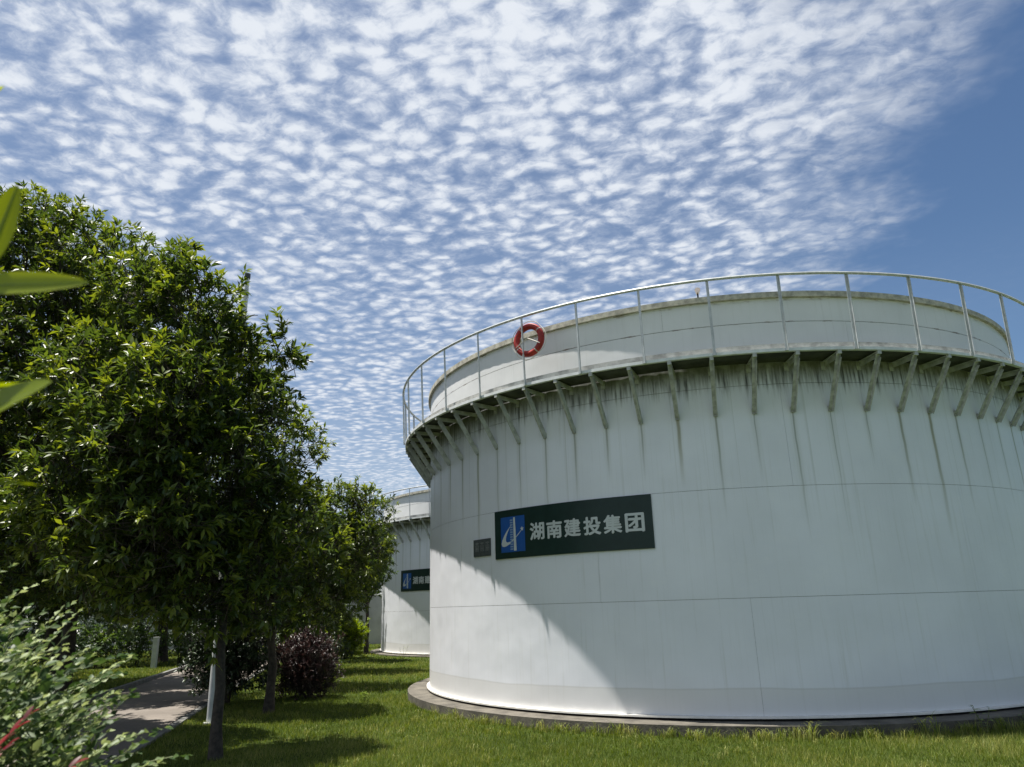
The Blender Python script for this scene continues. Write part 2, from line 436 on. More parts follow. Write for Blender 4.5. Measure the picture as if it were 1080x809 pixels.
def make_tank():
    T = thing('storage_tank', 'large white cylindrical storage tank in front, ringed by a railed walkway', 'tank', (TC[0], TC[1], 0), 0, 'white storage tanks')
    RT = 6.10
    MB().arc(5.9, RT - .012, .10, 5.95, 0, 360, 144, True).build('seam_core', MT['seam'], T)
    MB().arc(5.8, 5.98, .02, .10, 0, 360, 96, True).build('foot_gap', MT['gap'], T)
    MB().arc(5.98, RT + .055, .103, .128, 0, 360, 144, True).build('base_lip', MT['lip'], T)
    MB().arc(.0001, 5.95, 5.80, 5.90, 0, 360, 72, True).build('tank_roof', MT['drum'], T)
    courses = [(.130, 1.608, -100.2, 'paint'), (1.613, 3.1075, -119.9, 'paint'), (3.1125, 4.607, -93.0, 'paint'),
               (4.613, 4.954, -133.6, 'paint'), (4.962, 5.577, -133.6, 'drum'), (5.585, 5.965, -108.0, 'drum')]
    for z0, z1, a0, mt in courses:
        n = 7; st = 360 / n
        for k in range(n):
            # the painted stains are laid out in tank coordinates, so every plate carries its own mesh
            a = a0 + k * st
            MB().arc(RT - .01, RT, z0, z1, a + .014, a + st - .014, 22).build('shell_plate', MT[mt], T)
    # rim flange
    MB().arc(RT - .01, RT + .052, 5.967, 6.054, 0, 360, 144, True).build('top_rim', MT['rim'], T)
    # walkway
    n = 14; st = 360 / n
    for k in range(n):
        a = BR_A0 + BR_STEP * .5 + k * st
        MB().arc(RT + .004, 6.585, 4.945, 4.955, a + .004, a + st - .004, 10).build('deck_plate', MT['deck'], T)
        MB().arc(6.588, 6.645, 4.932, 4.978, a + .008, a + st - .008, 10).build('edge_fascia', MT['fascia'], T)
        MB().arc(6.552, 6.562, 4.957, 5.075, a + .008, a + st - .008, 10).build('toe_board', MT['toe'], T)
    # brackets, one object each sharing a mesh
    b = MB()
    b.bar((6.592, 0, 4.885), (6.125, 0, 4.205), .062, .012, up=(-.825, 0, .566))
    b.bar((6.575, .022, 4.850), (6.118, .026, 4.182), .010, .09, up=(-.825, 0, .566))
    b.bar((6.115, 0, 4.915), (6.60, 0, 4.915), .05, .008)
    b.bar((6.115, .02, 4.88), (6.60, .02, 4.88), .008, .062)
    b.box(6.103, 6.118, -.028, .034, 4.17, 4.25)
    b.box(6.103, 6.119, -.035, .035, 4.80, 4.93)
    b.box(6.600, 6.640, -.028, .028, 4.875, 4.930)
    bme = b.me('bracket'); bme.materials.append(MT['bracket'])
    for k in range(70):
        o = add('bracket', bme, None, T); o.rotation_euler = (0, 0, R(BR_A0 + k * BR_STEP))
    # guard rail
    ph = MB(); ph.raw([], [])
    pts = [(6.70 * math.cos(R(a)), 6.70 * math.sin(R(a)), 6.09) for a in np.linspace(0, 360, 181)]
    ph.tube(pts, .024, 8, cap=False).build('top_rail', MT['rail'], T)
    pp = MB()
    pp.bar((6.652, 0, 4.936), (6.692, 0, 6.075), .036, .006, up=(1, 0, 0))
    pp.bar((6.668, .016, 4.936), (6.706, .016, 6.075), .006, .034, up=(1, 0, 0))
    pp.box(6.647, 6.656, -.03, .03, 4.938, 4.972)
    pme = pp.me('rail_post'); pme.materials.append(MT['rail'])
    for k in range(42):
        o = add('rail_post', pme, None, T); o.rotation_euler = (0, 0, R(-101.6 + k * 360 / 42))
    return T


t1 = make_tank()
PL = {}
for nm, (x, y, z) in (('near', (TC[0], TC[1], 0)), ('far', (.3, 33.0, -.1))):
    mb = MB().arc(4.0, 6.53, -.35, .072, 0, 360, 144, True)
    o = mb.build('tank_plinth', MT['concrete']); o.location = (x, y, z)
    tag(o, 'low round concrete plinth under the %s white tank' % ('large near' if nm == 'near' else 'more distant'), 'plinth', 'concrete tank plinths')
t2 = copy_tree(t1); t2.location = (.3, 33.0, -.1); t2.rotation_euler = (0, 0, R(-2.9))
t2['label'] = 'more distant white storage tank, mostly hidden behind the big front tank'


# ------------------------------------------------------------------ signs
def bend(me, a0, z0, r):
    """flat (u, v, w) -> tank cylinder"""
    for v in me.vertices:
        a = R(a0) + v.co.x / r; rr = r + v.co.z
        v.co = (rr * math.cos(a), rr * math.sin(a), z0 + v.co.y)
    me.update(); return me


def flat_poly(pts, th=.002, sub=1):
    n = len(pts); mb = MB()
    mb.raw([(x, y, th) for x, y in pts] + [(x, y, 0) for x, y in pts],
           [tuple(range(n)), tuple(range(n, 2 * n))[::-1]] + [(i, i + n, (i + 1) % n + n, (i + 1) % n) for i in range(n)])
    return mb.me('flat', smooth=False)


def glyph(ch, size, bold):
    cu = bpy.data.curves.new('t', 'FONT'); cu.body = ch; cu.size = size; cu.resolution_u = 4
    ob = bpy.data.objects.new('t', cu); COL.objects.link(ob)
    bpy.context.view_layer.update()
    src = bpy.data.meshes.new_from_object(ob.evaluated_get(bpy.context.evaluated_depsgraph_get()))
    V = [tuple(v.co) for v in src.vertices]; Fc = [tuple(p_.vertices) for p_ in src.polygons]
    bpy.data.objects.remove(ob); bpy.data.meshes.remove(src)
    mb = MB()
    for i, (dx_, dy_) in enumerate(((0, 0), (bold, 0), (-bold, 0), (0, bold), (0, -bold), (bold * .7, bold * .7), (-bold * .7, -bold * .7))):
        mb.raw([(x + dx_, y + dy_, .003 + .0004 * i) for x, y, z in V], Fc)
    xs_ = [v[0] for v in V]; ys_ = [v[1] for v in V]
    return mb, min(xs_), max(xs_), min(ys_), max(ys_)


def make_sign():
    r = 6.122
    T = thing('name_board', 'long dark green board with white Chinese lettering and blue logo on the big near tank', 'sign', (TC[0], TC[1], 0), 0, 'company name boards')
    MB().arc(6.102, r, 2.332, 3.108, -138.65, -111.7, 24).build('board', MT['board'], T)
    lw, lh = .545, .565
    lg = MB().arc(r, r + .002, 2.428, 2.428 + lh, -137.2, -137.2 + math.degrees(lw / r), 8).build('logo_panel', MT['blue'], T)

    def lp(pts, mat, name, h):
        me = flat_poly([(x * lw, y * lh) for x, y in pts], .001)
        bend(me, -137.2, 2.428, r + .002 + h); add(name, me, MT[mat], lg)
    cres = [(.48, .77), (.38, .70), (.26, .60), (.15, .49), (.07, .38), (.02, .27), (.03, .20), (.10, .165), (.20, .17), (.34, .21), (.48, .285),
            (.66, .40), (.88, .585), (.87, .60), (.64, .42), (.48, .325), (.38, .285), (.30, .275), (.24, .30), (.22, .35), (.23, .42), (.29, .53), (.38, .65)]
    # crescent cut in convex strips
    outer = [(.48, .77), (.36, .685), (.24, .58), (.14, .47), (.06, .35), (.02, .25), (.05, .18), (.13, .16), (.24, .175), (.38, .225), (.52, .31), (.70, .43), (.90, .60)]
    inner = [(.48, .77), (.37, .665), (.29, .55), (.235, .45), (.215, .37), (.22, .32), (.235, .295), (.265, .28), (.32, .28), (.41, .295), (.52, .345), (.69, .455), (.89, .61)]
    mb = MB()
    for i in range(len(outer) - 1):
        a, b2, c, d = outer[i], outer[i + 1], inner[i + 1], inner[i]
        mb.raw([(q[0] * lw, q[1] * lh, 0) for q in (a, b2, c, d)], [(0, 1, 2, 3)])
    me = bend(mb.me('crescent', smooth=False), -137.2, 2.428, r + .0034); add('crescent', me, MT['letter'], lg)
    lp([(.55, .03), (.66, .03), (.62, .97), (.55, .97)], 'letter', 'tower_stripe', .0020)
    for k in range(13):
        y0 = .06 + k * .068
        lp([(.40, y0), (.52, y0), (.52, y0 + .042), (.41, y0 + .042)], 'hatch', 'tower_bar', .0004)
    st = [(.90 + .075 * math.cos(R(90 + 36 * i)) * (1 if i % 2 == 0 else .45), .62 + .072 * math.sin(R(90 + 36 * i)) * (1 if i % 2 == 0 else .45)) for i in range(10)]
    lp(st, 'letter', 'star', .0026)
    for ch, a in zip('湖南建投集团', (-131.0, -127.9, -124.85, -121.7, -118.62, -115.45)):
        mb, x0, x1, y0, y1 = glyph(ch, .30, .009)
        sx = .272 / (x1 - x0); sy = .258 / (y1 - y0)
        mb.V = [((x - x0) * sx, (y - y0) * sy, z) for x, y, z in mb.V]
        me = mb.me('character', smooth=False); bend(me, a, 2.585, r); add('character', me, MT['letter'], T)
    return T


s1 = make_sign()
s2 = copy_tree(s1); s2.location = (.3, 33.0, -.1); s2.rotation_euler = (0, 0, R(-2.9))
s2['label'] = 'same green name board farther off, cut short by the big front tank'
pq = thing('nameplate', 'small dark grey metal nameplate just left of the green board', 'plaque', (TC[0], TC[1], 0))
MB().arc(6.102, 6.118, 2.410, 2.695, -144.55, -139.95, 5).build('plate', MT['plaque'], pq)
for k in range(3):                                     # three worn raised characters, too faint to read
    a = -144.1 + k * 1.42
    for (u0, u1, v0, v1) in ((.02, .11, .17, .19), (.055, .072, .05, .2), (.02, .034, .05, .15), (.096, .11, .05, .15), (.02, .11, .09, .105)):
        MB().arc(6.118, 6.121, 2.44 + v0 * 1.05, 2.44 + v1 * 1.05, a + u0 * 9.36, a + u1 * 9.36, 1).build('raised_stroke', MT['plaqueletter'], pq)

# ------------------------------------------------------------------ lifebuoy on the rail
ba = R(-126.6)
lb = thing('lifebuoy', 'red ring lifebuoy hung on the walkway railing', 'lifebuoy', (TC[0] + 6.62 * math.cos(ba), TC[1] + 6.62 * math.sin(ba), 5.69), ba + R(4))


def ring_pts(rad, a0, a1, n, off=0.0): return [(off, rad * math.cos(R(a)), rad * math.sin(R(a))) for a in np.linspace(a0, a1, n)]


MB().tube(ring_pts(.232, 0, 360, 41), .052, 12, cap=False).build('ring', MT['buoy'], lb)
for a in (35, 125, 215, 305):
    MB().tube(ring_pts(.232, a - 2.2, a + 2.2, 3), .0535, 12).build('reflective_band', MT['tape'], lb)
for a in (35, 125, 215, 305):
    pts = []
    for i in range(9):
        q = a + 90 * i / 8; sag = .300 + .018 * math.sin(math.pi * i / 8) * (1 if a < 180 else 1.8)
        pts.append((.01, sag * math.cos(R(q)), sag * math.sin(R(q))))
    MB().tube(pts, .006, 5).build('grab_rope', MT['rope'], lb)
for a in (-25, 205):
    MB().tube([(.05, 0, .02), (.06, .12 * math.cos(R(a)), .12 * math.sin(R(a)) + .01), (.045, .25 * math.cos(R(a)), .25 * math.sin(R(a)))], .009, 5).build('hanging_cord', MT['rope'], lb)
sl = thing('spotlight', 'tiny pale floodlight fitting standing on the tank rim', 'lamp', (TC[0] + 6.14 * math.cos(R(-102.6)), TC[1] + 6.14 * math.sin(R(-102.6)), 6.056), R(-102.6))
MB().box(-.01, .01, -.012, .012, 0, .06).build('stalk', MT['dark'], sl)
MB().tube([(-.03, 0, .07), (.03, 0, .095), (.07, 0, .10)], [.02, .035, .045], 10).build('lamp_head', MT['tape'], sl)

# ------------------------------------------------------------------ poles and posts
lp_ = thing('lamp_post', 'tall slim white pole with a dark cap and short side arm, rising through the trees', 'pole', (-4.98, 12.75, GZ))
MB().tube([(0, 0, 0), (0, 0, 3.4), (0, 0, 3.45), (0, 0, 7.78)], [.062, .055, .047, .042], 14).build('shaft', MT['pole'], lp_)
MB().tube([(0, 0, 0), (0, 0, .02)], .11, 14).build('base_plate', MT['pole'], lp_)
MB().tube([(0, 0, 7.76), (0, 0, 7.86)], .055, 12).build('cap', MT['dark'], lp_)
MB().tube([(.05, 0, 7.44), (-.32, -.05, 7.50), (-.62, -.1, 7.62)], .018, 8).build('side_arm', MT['pole'], lp_)
for (x, y, h, lab) in ((-12.25, 26.1, .95, 'short square white post standing in front of the hedge past the footpath'),
                       (-7.75, 28.3, 1.35, 'short square white post standing in for a whitewashed trunk behind the purple bush')):  # square post stands in for the pale foot of a whitewashed trunk
    o = MB().box(-.075, .075, -.075, .075, 0, h).box(-.085, .085, -.085, .085, h + .002, h + .04).build('marker_post', MT['pole'], smooth=False)
    o.location = (x, y, GZ); tag(o, lab, 'post', 'white marker posts')

# ------------------------------------------------------------------ boundary wall
bw = thing('boundary_wall', 'plain grey plastered boundary wall closing the lawn in the distance', 'wall', (0, 39.5, GZ))
for k in range(26):
    x0 = -60 + k * 4
    MB().box(x0 + .16, x0 + 3.84, -.08, .08, 0, 2.35).build('wall_panel', MT['wallp'], bw, smooth=False)
    MB().box(x0 - .155, x0 + .155, -.16, .16, 0, 2.5).build('wall_pier', MT['wallp'], bw, smooth=False)
MB().box(-60, 44, -.13, .13, 2.505, 2.58).build('coping', MT['kerb'], bw, smooth=False)


# ------------------------------------------------------------------ foliage
def unit(v): return v / np.maximum(np.linalg.norm(v, axis=-1, keepdims=True), 1e-9)


def leaf_arrays(C, D, L, Wd, nrm=None, four=True, droop=.12, rg=rng):
    """C base points, D unit directions, L lengths, Wd widths -> V, T"""
    n = len(C)
    if nrm is None: nrm = rg.normal(size=(n, 3)) * .45 + np.array([0, 0, 1.0])
    S_ = unit(np.cross(D, nrm)); Nn = unit(np.cross(S_, D))
    L = L[:, None]; Wd = Wd[:, None]
    tip = C + D * L - Nn * L * droop
    le = C + D * L * .46 + S_ * Wd * .5 + Nn * Wd * .16; ri = C + D * L * .46 - S_ * Wd * .5 + Nn * Wd * .16
    if four:
        md = C + D * L * .5 - Nn * L * droop * .15
        V = np.stack([C, le, ri, md, tip], 1).reshape(-1, 3)
        T = np.array([[0, 3, 1], [0, 2, 3], [3, 4, 1], [3, 2, 4]]); k = 5
    else:
        V = np.stack([C, le, ri, tip], 1).reshape(-1, 3); T = np.array([[0, 3, 1], [0, 2, 3]]); k = 4
    T = (T[None] + (np.arange(n) * k)[:, None, None]).reshape(-1, 3)
    return V, T, k


def sphere_dirs(n, up=0.0, rg=rng):
    d = rg.normal(size=(n, 3)); d[:, 2] += up; return unit(d)


def lump(Pt, s=1.7):
    return (np.sin(Pt[:, 0] * s * 2.1 + 1.3) * np.sin(Pt[:, 1] * s * 1.9 + .7) * np.sin(Pt[:, 2] * s * 2.3 + 2.1)
            + .5 * np.sin(Pt[:, 0] * s * 4.7 + .4) * np.sin(Pt[:, 2] * s * 5.1 + Pt[:, 1] * 3))


def crown(name, lobes, mat, parent, origin, per=330, leaf=(.10, .165), wr=.34, whorl=8, four=True, twigs=True, up=.35, zmin=.9,
          spread=(.5, 1.25), light=.55, smin=.45, sprays=True):
    CC = []; DD = []; EE = []
    for (x, y, z, r) in lobes:
        n = int(per * r * r)
        u = sphere_dirs(n, .15); q = rng.random(n) ** .6
        rad = r * (smin + (1.06 - smin) * q)
        pos = np.array([x, y, z]) + u * rad[:, None] * np.array([1, 1, .95])
        lm = lump(pos); keep = (lm > -.42) | (rng.random(n) < .22)
        pos = pos + u * (lm * .15 * r)[:, None]
        keep &= pos[:, 2] > zmin
        if sprays:                                     # single shoots standing out of the outline
            ns = max(2, int(6 * r)); pick_ = rng.integers(0, n, ns)
            for q_ in pick_:
                dd_ = unit((u[q_] + np.array([0, 0, .45]) + rng.normal(size=3) * .25)[None])[0]; st0 = np.array([x, y, z]) + u[q_] * r * .9
                m_ = rng.integers(3, 6)
                pts_ = np.array([st0 + dd_ * (.05 + .085 * k_) * (leaf[1] / .15) for k_ in range(m_)]) + rng.normal(size=(m_, 3)) * .025
                CC.append(pts_); DD.append(np.repeat(dd_[None], m_, 0)); EE.append(np.ones(m_))
        CC.append(pos[keep]); DD.append(unit(u * .75 + np.array([0, 0, up]) + rng.normal(size=(n, 3)) * .35)[keep]); EE.append(q[keep])
    C = np.concatenate(CC); D = np.concatenate(DD); E = np.concatenate(EE)
    n = len(C)
    ref = np.where(np.abs(D[:, 2:3]) > .9, np.array([[1., 0, 0]]), np.array([[0, 0, 1.]]))
    A = unit(np.cross(D, ref)); B = np.cross(D, A)
    Cs, Ds, Rn = [], [], []
    tone = np.clip(rng.normal(.38, .18, n) + (E > .72) * rng.random(n) ** 1.5 * .62 * (light / .55), 0, 1)  # outer clusters paler: young growth, and the sunlit outside of the crown coloured in
    for k in range(whorl):
        ph = 2 * math.pi * (k / whorl) * 1.6 + rng.random(n) * 1.0
        an = rng.uniform(spread[0], spread[1], n)
        d = unit(D * np.cos(an)[:, None] + (A * np.cos(ph)[:, None] + B * np.sin(ph)[:, None]) * np.sin(an)[:, None])
        Cs.append(C - D * (rng.random(n) * .09 * leaf[1] / .15)[:, None]); Ds.append(d)
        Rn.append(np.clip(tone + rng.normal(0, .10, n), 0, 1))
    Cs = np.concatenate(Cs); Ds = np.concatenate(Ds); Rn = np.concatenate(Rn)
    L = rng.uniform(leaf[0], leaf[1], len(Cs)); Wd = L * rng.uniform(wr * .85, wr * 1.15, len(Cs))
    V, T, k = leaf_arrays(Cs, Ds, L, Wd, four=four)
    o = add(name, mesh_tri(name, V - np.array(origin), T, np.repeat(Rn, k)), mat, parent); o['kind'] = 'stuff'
    if twigs:
        # thin three-sided twigs that carry the leaf clusters
        ln = rng.uniform(.18, .42, n)[:, None] * (leaf[1] / .15)
        b = C - D * ln; b[:, 2] -= .04; V2 = []; w_ = .006
        ring = [(A * math.cos(q_) + B * math.sin(q_)) for q_ in (0, 2.09, 4.19)]
        V2 = np.stack([b + ring[0] * w_, b + ring[1] * w_, b + ring[2] * w_, C + ring[0] * w_ * .4, C + ring[1] * w_ * .4, C + ring[2] * w_ * .4], 1).reshape(-1, 3)
        T2 = np.array([[0, 1, 4], [0, 4, 3], [1, 2, 5], [1, 5, 4], [2, 0, 3], [2, 3, 5]])
        T2 = (T2[None] + (np.arange(n) * 6)[:, None, None]).reshape(-1, 3)
        tw = add('twigs', mesh_tri('twigs', V2 - np.array(origin), T2), MT['bark'], parent); tw['kind'] = 'stuff'
    return o


def wander(a, b, n, amp, seed):
    rr = random.Random(seed); a, b = Vector(a), Vector(b); out = []
    for i in range(n + 1):
        t_ = i / n; p_ = a.lerp(b, t_)
        if 0 < i < n: p_ = p_ + Vector((rr.uniform(-1, 1), rr.uniform(-1, 1), rr.uniform(-.4, .4))) * amp
        out.append(p_)
    return out


TREES = []


def tree(name, label, base, lobes, rad, fork, mat='leafA', group=None, seed=1, lean=(0, 0), limb=.4, cat='tree', **kw):
    x, y = base; org = (x, y, GZ)
    T = thing(name, label, cat, org, 0, group)
    tr = MB(); top = (lean[0], lean[1], fork)
    pts = wander((0, 0, -.05), top, 6, rad * .35, seed); rads = [rad * (1.35 if i == 0 else 1.0 - .07 * i) for i in range(7)]
    tr.tube(pts, rads, 12).build('trunk', MT['bark'], T)
    for i, (lx, ly, lz, lr) in enumerate(sorted(lobes, key=lambda q: -q[3])[:9]):
        zf = fork * (.75 + .25 * ((i * 37) % 10) / 10)
        s_ = Vector((lean[0] * zf / fork, lean[1] * zf / fork, zf)); e = Vector((lx - x, ly - y, lz - GZ))
        if e.z < zf * .8: s_ = Vector((lean[0] * .6, lean[1] * .6, fork * .6))
        MB().tube(wander(s_, e, 5, .10, seed * 31 + i), [rad * f for f in (.55, .45, .36, .28, .2, .1)], 7).build('limb', MT['bark'], T)
        for j in range(3):
            d = Vector((math.sin(i * 7 + j * 2.1), math.cos(i * 5 + j * 2.1), .35 + .5 * ((i + j) % 2))).normalized() * lr * .75
            MB().tube(wander(s_.lerp(e, .72), e + d, 3, .06, seed * 13 + i * 3 + j), [rad * f for f in (.22, .15, .10, .05)], 5).build('branch', MT['bark'], T)
    crown('crown', lobes, MT[mat], T, org, **kw)
    TREES.append(T); return T


GR = 'broadleaf trees lined up between lawn and footpath'
tree('magnolia_tree', 'nearest slim tree right beside the white pole, dense glossy crown', (-3.68, 9.68),
     [(-4.45, 9.6, 5.7, .72), (-3.95, 10.1, 5.3, .50), (-3.30, 10.2, 5.22, .30), (-3.82, 10.1, 4.2, .80), (-4.31, 9.1, 4.3, .85), (-3.98, 9.6, 3.25, 1.0),
      (-4.36, 9.0, 2.75, .85), (-3.45, 10.3, 2.85, .80), (-4.0, 9.5, 1.95, .6), (-4.61, 8.9, 3.63, .75), (-4.75, 9.7, 6.6, .28), (-5.3, 9.6, 6.1, .55),
      (-4.6, 9.4, 2.15, .75), (-3.45, 10.0, 2.05, .6), (-5.2, 9.3, 2.7, .8), (-5.1, 9.5, 4.2, .9),
      (-5.7, 9.5, 3.4, .85), (-5.9, 9.8, 4.9, .75), (-6.2, 9.9, 2.9, .6)],
     .072, 2.5, group=GR, seed=3, per=560, lean=(-.1, .1), zmin=1.36)
tree('magnolia_tree', 'second slim tree in the row, its trunk at the left side of the purple bush', (-4.39, 13.79),
     [(-4.55, 13.8, 4.67, .92), (-4.31, 13.8, 3.15, 1.05), (-5.3, 13.6, 5.7, .75), (-3.8, 13.4, 2.55, .8), (-5.1, 14.3, 2.75, .95), (-6.1, 14.2, 6.9, .75),
      (-4.2, 13.6, 1.95, .85), (-5.4, 13.9, 2.0, .85), (-5.9, 14.1, 4.3, 1.1), (-6.3, 14.2, 5.7, .9)],
     .085, 2.4, group=GR, seed=5, per=420, zmin=1.2)
tree('magnolia_tree', 'third tree in the row, just beyond the purple bush', (-5.10, 17.9),
     [(-4.41, 17.9, 3.78, .95), (-3.79, 17.6, 3.0, .85), (-5.14, 18.1, 2.9, 1.15), (-4.4, 17.5, 2.6, .85), (-3.62, 17.7, 4.08, .45), (-4.6, 17.8, 1.75, .9), (-5.6, 18.2, 1.8, .9)],
     .08, 2.2, group=GR, seed=7, per=400, zmin=.95)
tree('magnolia_tree', 'fourth tree in the row, its twigs crossing the far tank walkway', (-5.75, 22.0),
     [(-4.14, 21.8, 4.36, .62), (-4.06, 21.8, 3.6, .62), (-4.86, 22.0, 2.95, 1.1), (-5.78, 22.3, 3.2, 1.3), (-4.35, 21.6, 2.7, .75), (-5.2, 22, 2.0, .9)],
     .08, 2.1, group=GR, seed=9, per=330, zmin=.9)
tree('magnolia_tree', 'last tree in the row, paler crown left of the far tank', (-6.3, 26.6),
     [(-5.68, 26.5, 3.05, 1.15), (-5.0, 26.0, 2.95, .7), (-6.63, 27.0, 2.9, 1.25), (-5.3, 26.5, 3.6, .7)],
     .09, 2.0, mat='leafB', group=GR, seed=11, per=300, four=False, zmin=1.4)
tree('magnolia_tree', 'small thin tree standing against the far grey wall', (-7.0, 35.5),
     [(-7.2, 35.5, 3.4, 1.2), (-6.2, 35.6, 3.0, .9), (-6.7, 35.3, 4.1, .8)], .10, 2.0, mat='leafB', seed=12, per=90, four=False, leaf=(.10, .17), zmin=1.7)
tree('magnolia_tree', 'thin dark trunked tree right at the left edge of the far tank', (-6.15, 31.2),
     [(-6.6, 31.3, 3.9, .8), (-7.1, 31.4, 3.3, .9), (-6.4, 31.0, 3.0, .5)], .085, 2.3, mat='leafB', seed=14, per=120, four=False, leaf=(.10, .17), zmin=1.9)
GL = 'big trees on the far side of the footpath'
tree('magnolia_tree', 'tallest big tree at the far left of the photo, crown reaching highest', (-8.75, 12.4),
     [(-8.28, 11.8, 8.0, 1.0), (-7.04, 11.6, 7.25, 1.05), (-8.96, 12.0, 7.36, 1.45), (-6.15, 11.4, 6.4, .9), (-7.55, 11.5, 5.88, 1.45), (-6.41, 11.3, 4.97, 1.3),
      (-7.92, 11.8, 4.34, 1.6), (-6.3, 11.4, 3.6, 1.15), (-7.54, 12.2, 3.1, 1.1), (-9.8, 12.2, 5.67, 2.2), (-9.6, 12.4, 3.3, 1.6), (-8.94, 12.0, 8.5, .8),
      (-7.4, 12.0, 2.5, .9), (-6.4, 11.7, 2.7, .8)],
     .20, 2.6, group=GL, seed=21, per=400, zmin=1.8)
tree('magnolia_tree', 'dark trunked big tree standing just beyond the kerb, left of the white post', (-9.75, 16.7),
     [(-9.4, 16.4, 6.2, 1.6), (-8.3, 16.2, 5.2, 1.4), (-10.6, 16.8, 5.4, 1.8), (-9.2, 16.2, 4.0, 1.6), (-7.7, 16.6, 4.2, 1.2), (-11.2, 16.6, 3.8, 1.6), (-9.0, 17.0, 7.3, 1.1), (-8.3, 16.8, 3.1, 1.0), (-10.2, 16.5, 2.9, 1.1)],
     .17, 2.6, group=GL, seed=22, per=250, four=False, zmin=1.95)
tree('magnolia_tree', 'thick trunked dark tree standing deeper in the shade at left', (-13.2, 22.0),
     [(-11.7, 20.0, 4.36, 2.4), (-13.63, 20.5, 3.6, 2.3), (-9.74, 19.5, 3.3, 1.6), (-11.62, 20.4, 6.01, 2.4), (-15.72, 21.0, 4.4, 3.0), (-8.7, 19.6, 3.0, 1.2), (-12.8, 20.5, 2.3, 1.5), (-10.2, 20.2, 2.3, 1.2)],
     .30, 2.6, group=GL, seed=23, per=230, leaf=(.12, .19), four=False, zmin=1.5)
tree('magnolia_tree', 'dark tree farther back behind the hedge past the footpath', (-13.6, 29.5),
     [(-13.2, 29, 4.2, 2.6), (-15.6, 29.5, 4.0, 2.4), (-11.0, 29, 4.0, 2.1), (-12.8, 28.6, 5.8, 2.0)],
     .22, 2.6, group=GL, seed=25, per=150, leaf=(.14, .22), four=False, zmin=1.2)
tree('magnolia_tree', 'dark tree farther back behind the row, near the leaning white post', (-9.8, 32.5),
     [(-9.4, 32, 3.9, 2.0), (-8.2, 31.6, 3.4, 1.5), (-11.4, 32.6, 4.2, 2.0)],
     .18, 2.4, group=GL, seed=27, per=150, leaf=(.13, .2), four=False, zmin=1.2)
for i, (x, y, h) in enumerate(((-31, 43, 7), (-25, 42.5, 8), (-20, 44, 7), (-15, 43, 7.5), (-10.6, 44.5, 6.5), (-24, 30, 8), (-19.5, 25.5, 7.5))):
    where = ('first from the left behind the far wall', 'second from the left behind the far wall', 'third from the left behind the far wall',
             'fourth from the left behind the far wall', 'nearest the far tank behind the far wall', 'standing at the back left in front of the wall', 'standing left of the thick trunked dark tree')[i]
    tree('background_tree', 'hazy dark broad tree ' + where, (x, y),
         [(x, y, h * .62, h * .34), (x - 1.8, y + .5, h * .5, h * .28), (x + 1.9, y - .4, h * .48, h * .28), (x + .3, y, h * .36, h * .26)],
         .2, 2.2, mat='leafB' if i == 4 else 'leafA', group='trees closing the view behind', seed=40 + i, per=42, leaf=(.22, .36), wr=.45, four=False, twigs=False, zmin=1.0)

# ------------------------------------------------------------------ shrubs


def shrub(name, label, base, lobes, mat, seed, group=None, stems=7, **kw):
    x, y = base; T = thing(name, label, 'bush', (x, y, GZ), 0, group)
    for i in range(stems):
        l_ = lobes[i % len(lobes)]; a = i * 2.4
        e = (l_[0] - x + math.cos(a) * l_[3] * .5, l_[1] - y + math.sin(a) * l_[3] * .5, l_[2] - GZ + .1)
        MB().tube(wander((math.cos(a) * .06, math.sin(a) * .06, 0), e, 4, .04, seed + i), [.02, .017, .013, .01, .006], 5).build('stem', MT['bark'], T)
    crown('foliage', lobes, MT[mat], T, (x, y, GZ), **kw); return T


shrub('purple_shrub', 'dark purple leaved rounded bush beside the slim tree trunk on the lawn', (-4.25, 15.9),
      [(-4.45, 15.9, .62, .60), (-4.05, 15.8, .55, .52), (-4.3, 16.1, .92, .42), (-4.8, 16.1, .55, .5), (-4.3, 15.8, .3, .5)], 'leafP', 3,
      per=1500, leaf=(.055, .10), wr=.3, whorl=6, zmin=-.02, up=.7, spread=(.3, .9), light=1.0, stems=9)
shrub('round_shrub', 'bright yellow green ball shaped bush far down the lawn', (-6.35, 28.3),
      [(-6.35, 28.3, .62, .68), (-6.1, 28.4, .75, .5), (-6.6, 28.2, .85, .5), (-6.25, 28.2, 1.0, .35)], 'leafG', 5,
      per=1300, leaf=(.10, .17), wr=.16, whorl=8, zmin=.0, up=.6, spread=(.15, .8), light=1.2, four=False)
shrub('dark_shrub', 'dark green rounded bush overhanging the footpath edge behind the white pole', (-5.75, 15.4),
      [(-5.85, 15.3, .95, .68), (-6.15, 15.2, .72, .45), (-5.4, 15.5, 1.05, .55), (-5.65, 15.6, 1.45, .45), (-5.25, 15.2, .55, .5), (-5.8, 14.9, .5, .5)], 'leafD', 7,
      per=1300, leaf=(.06, .11), wr=.36, whorl=7, zmin=.22, up=.0, spread=(.5, 1.4))
shrub('dark_shrub', 'low loose shrub between purple bush and round yellow green bush', (-5.3, 20.3),
      [(-5.3, 20.3, .5, .5), (-5.0, 21.0, .6, .5), (-5.6, 21.8, .8, .6)], 'leafD', 8, per=420, leaf=(.06, .11), whorl=6, zmin=.05)
shrub('light_shrub', 'light green leafy bush behind the dark bush, under the trees', (-6.9, 24.0),
      [(-6.9, 24, .9, .8), (-6.3, 24.3, 1.0, .7), (-7.5, 23.8, .8, .7)], 'leafG', 9, per=230, leaf=(.07, .12), wr=.4, whorl=6, zmin=.1, four=False, light=.7)
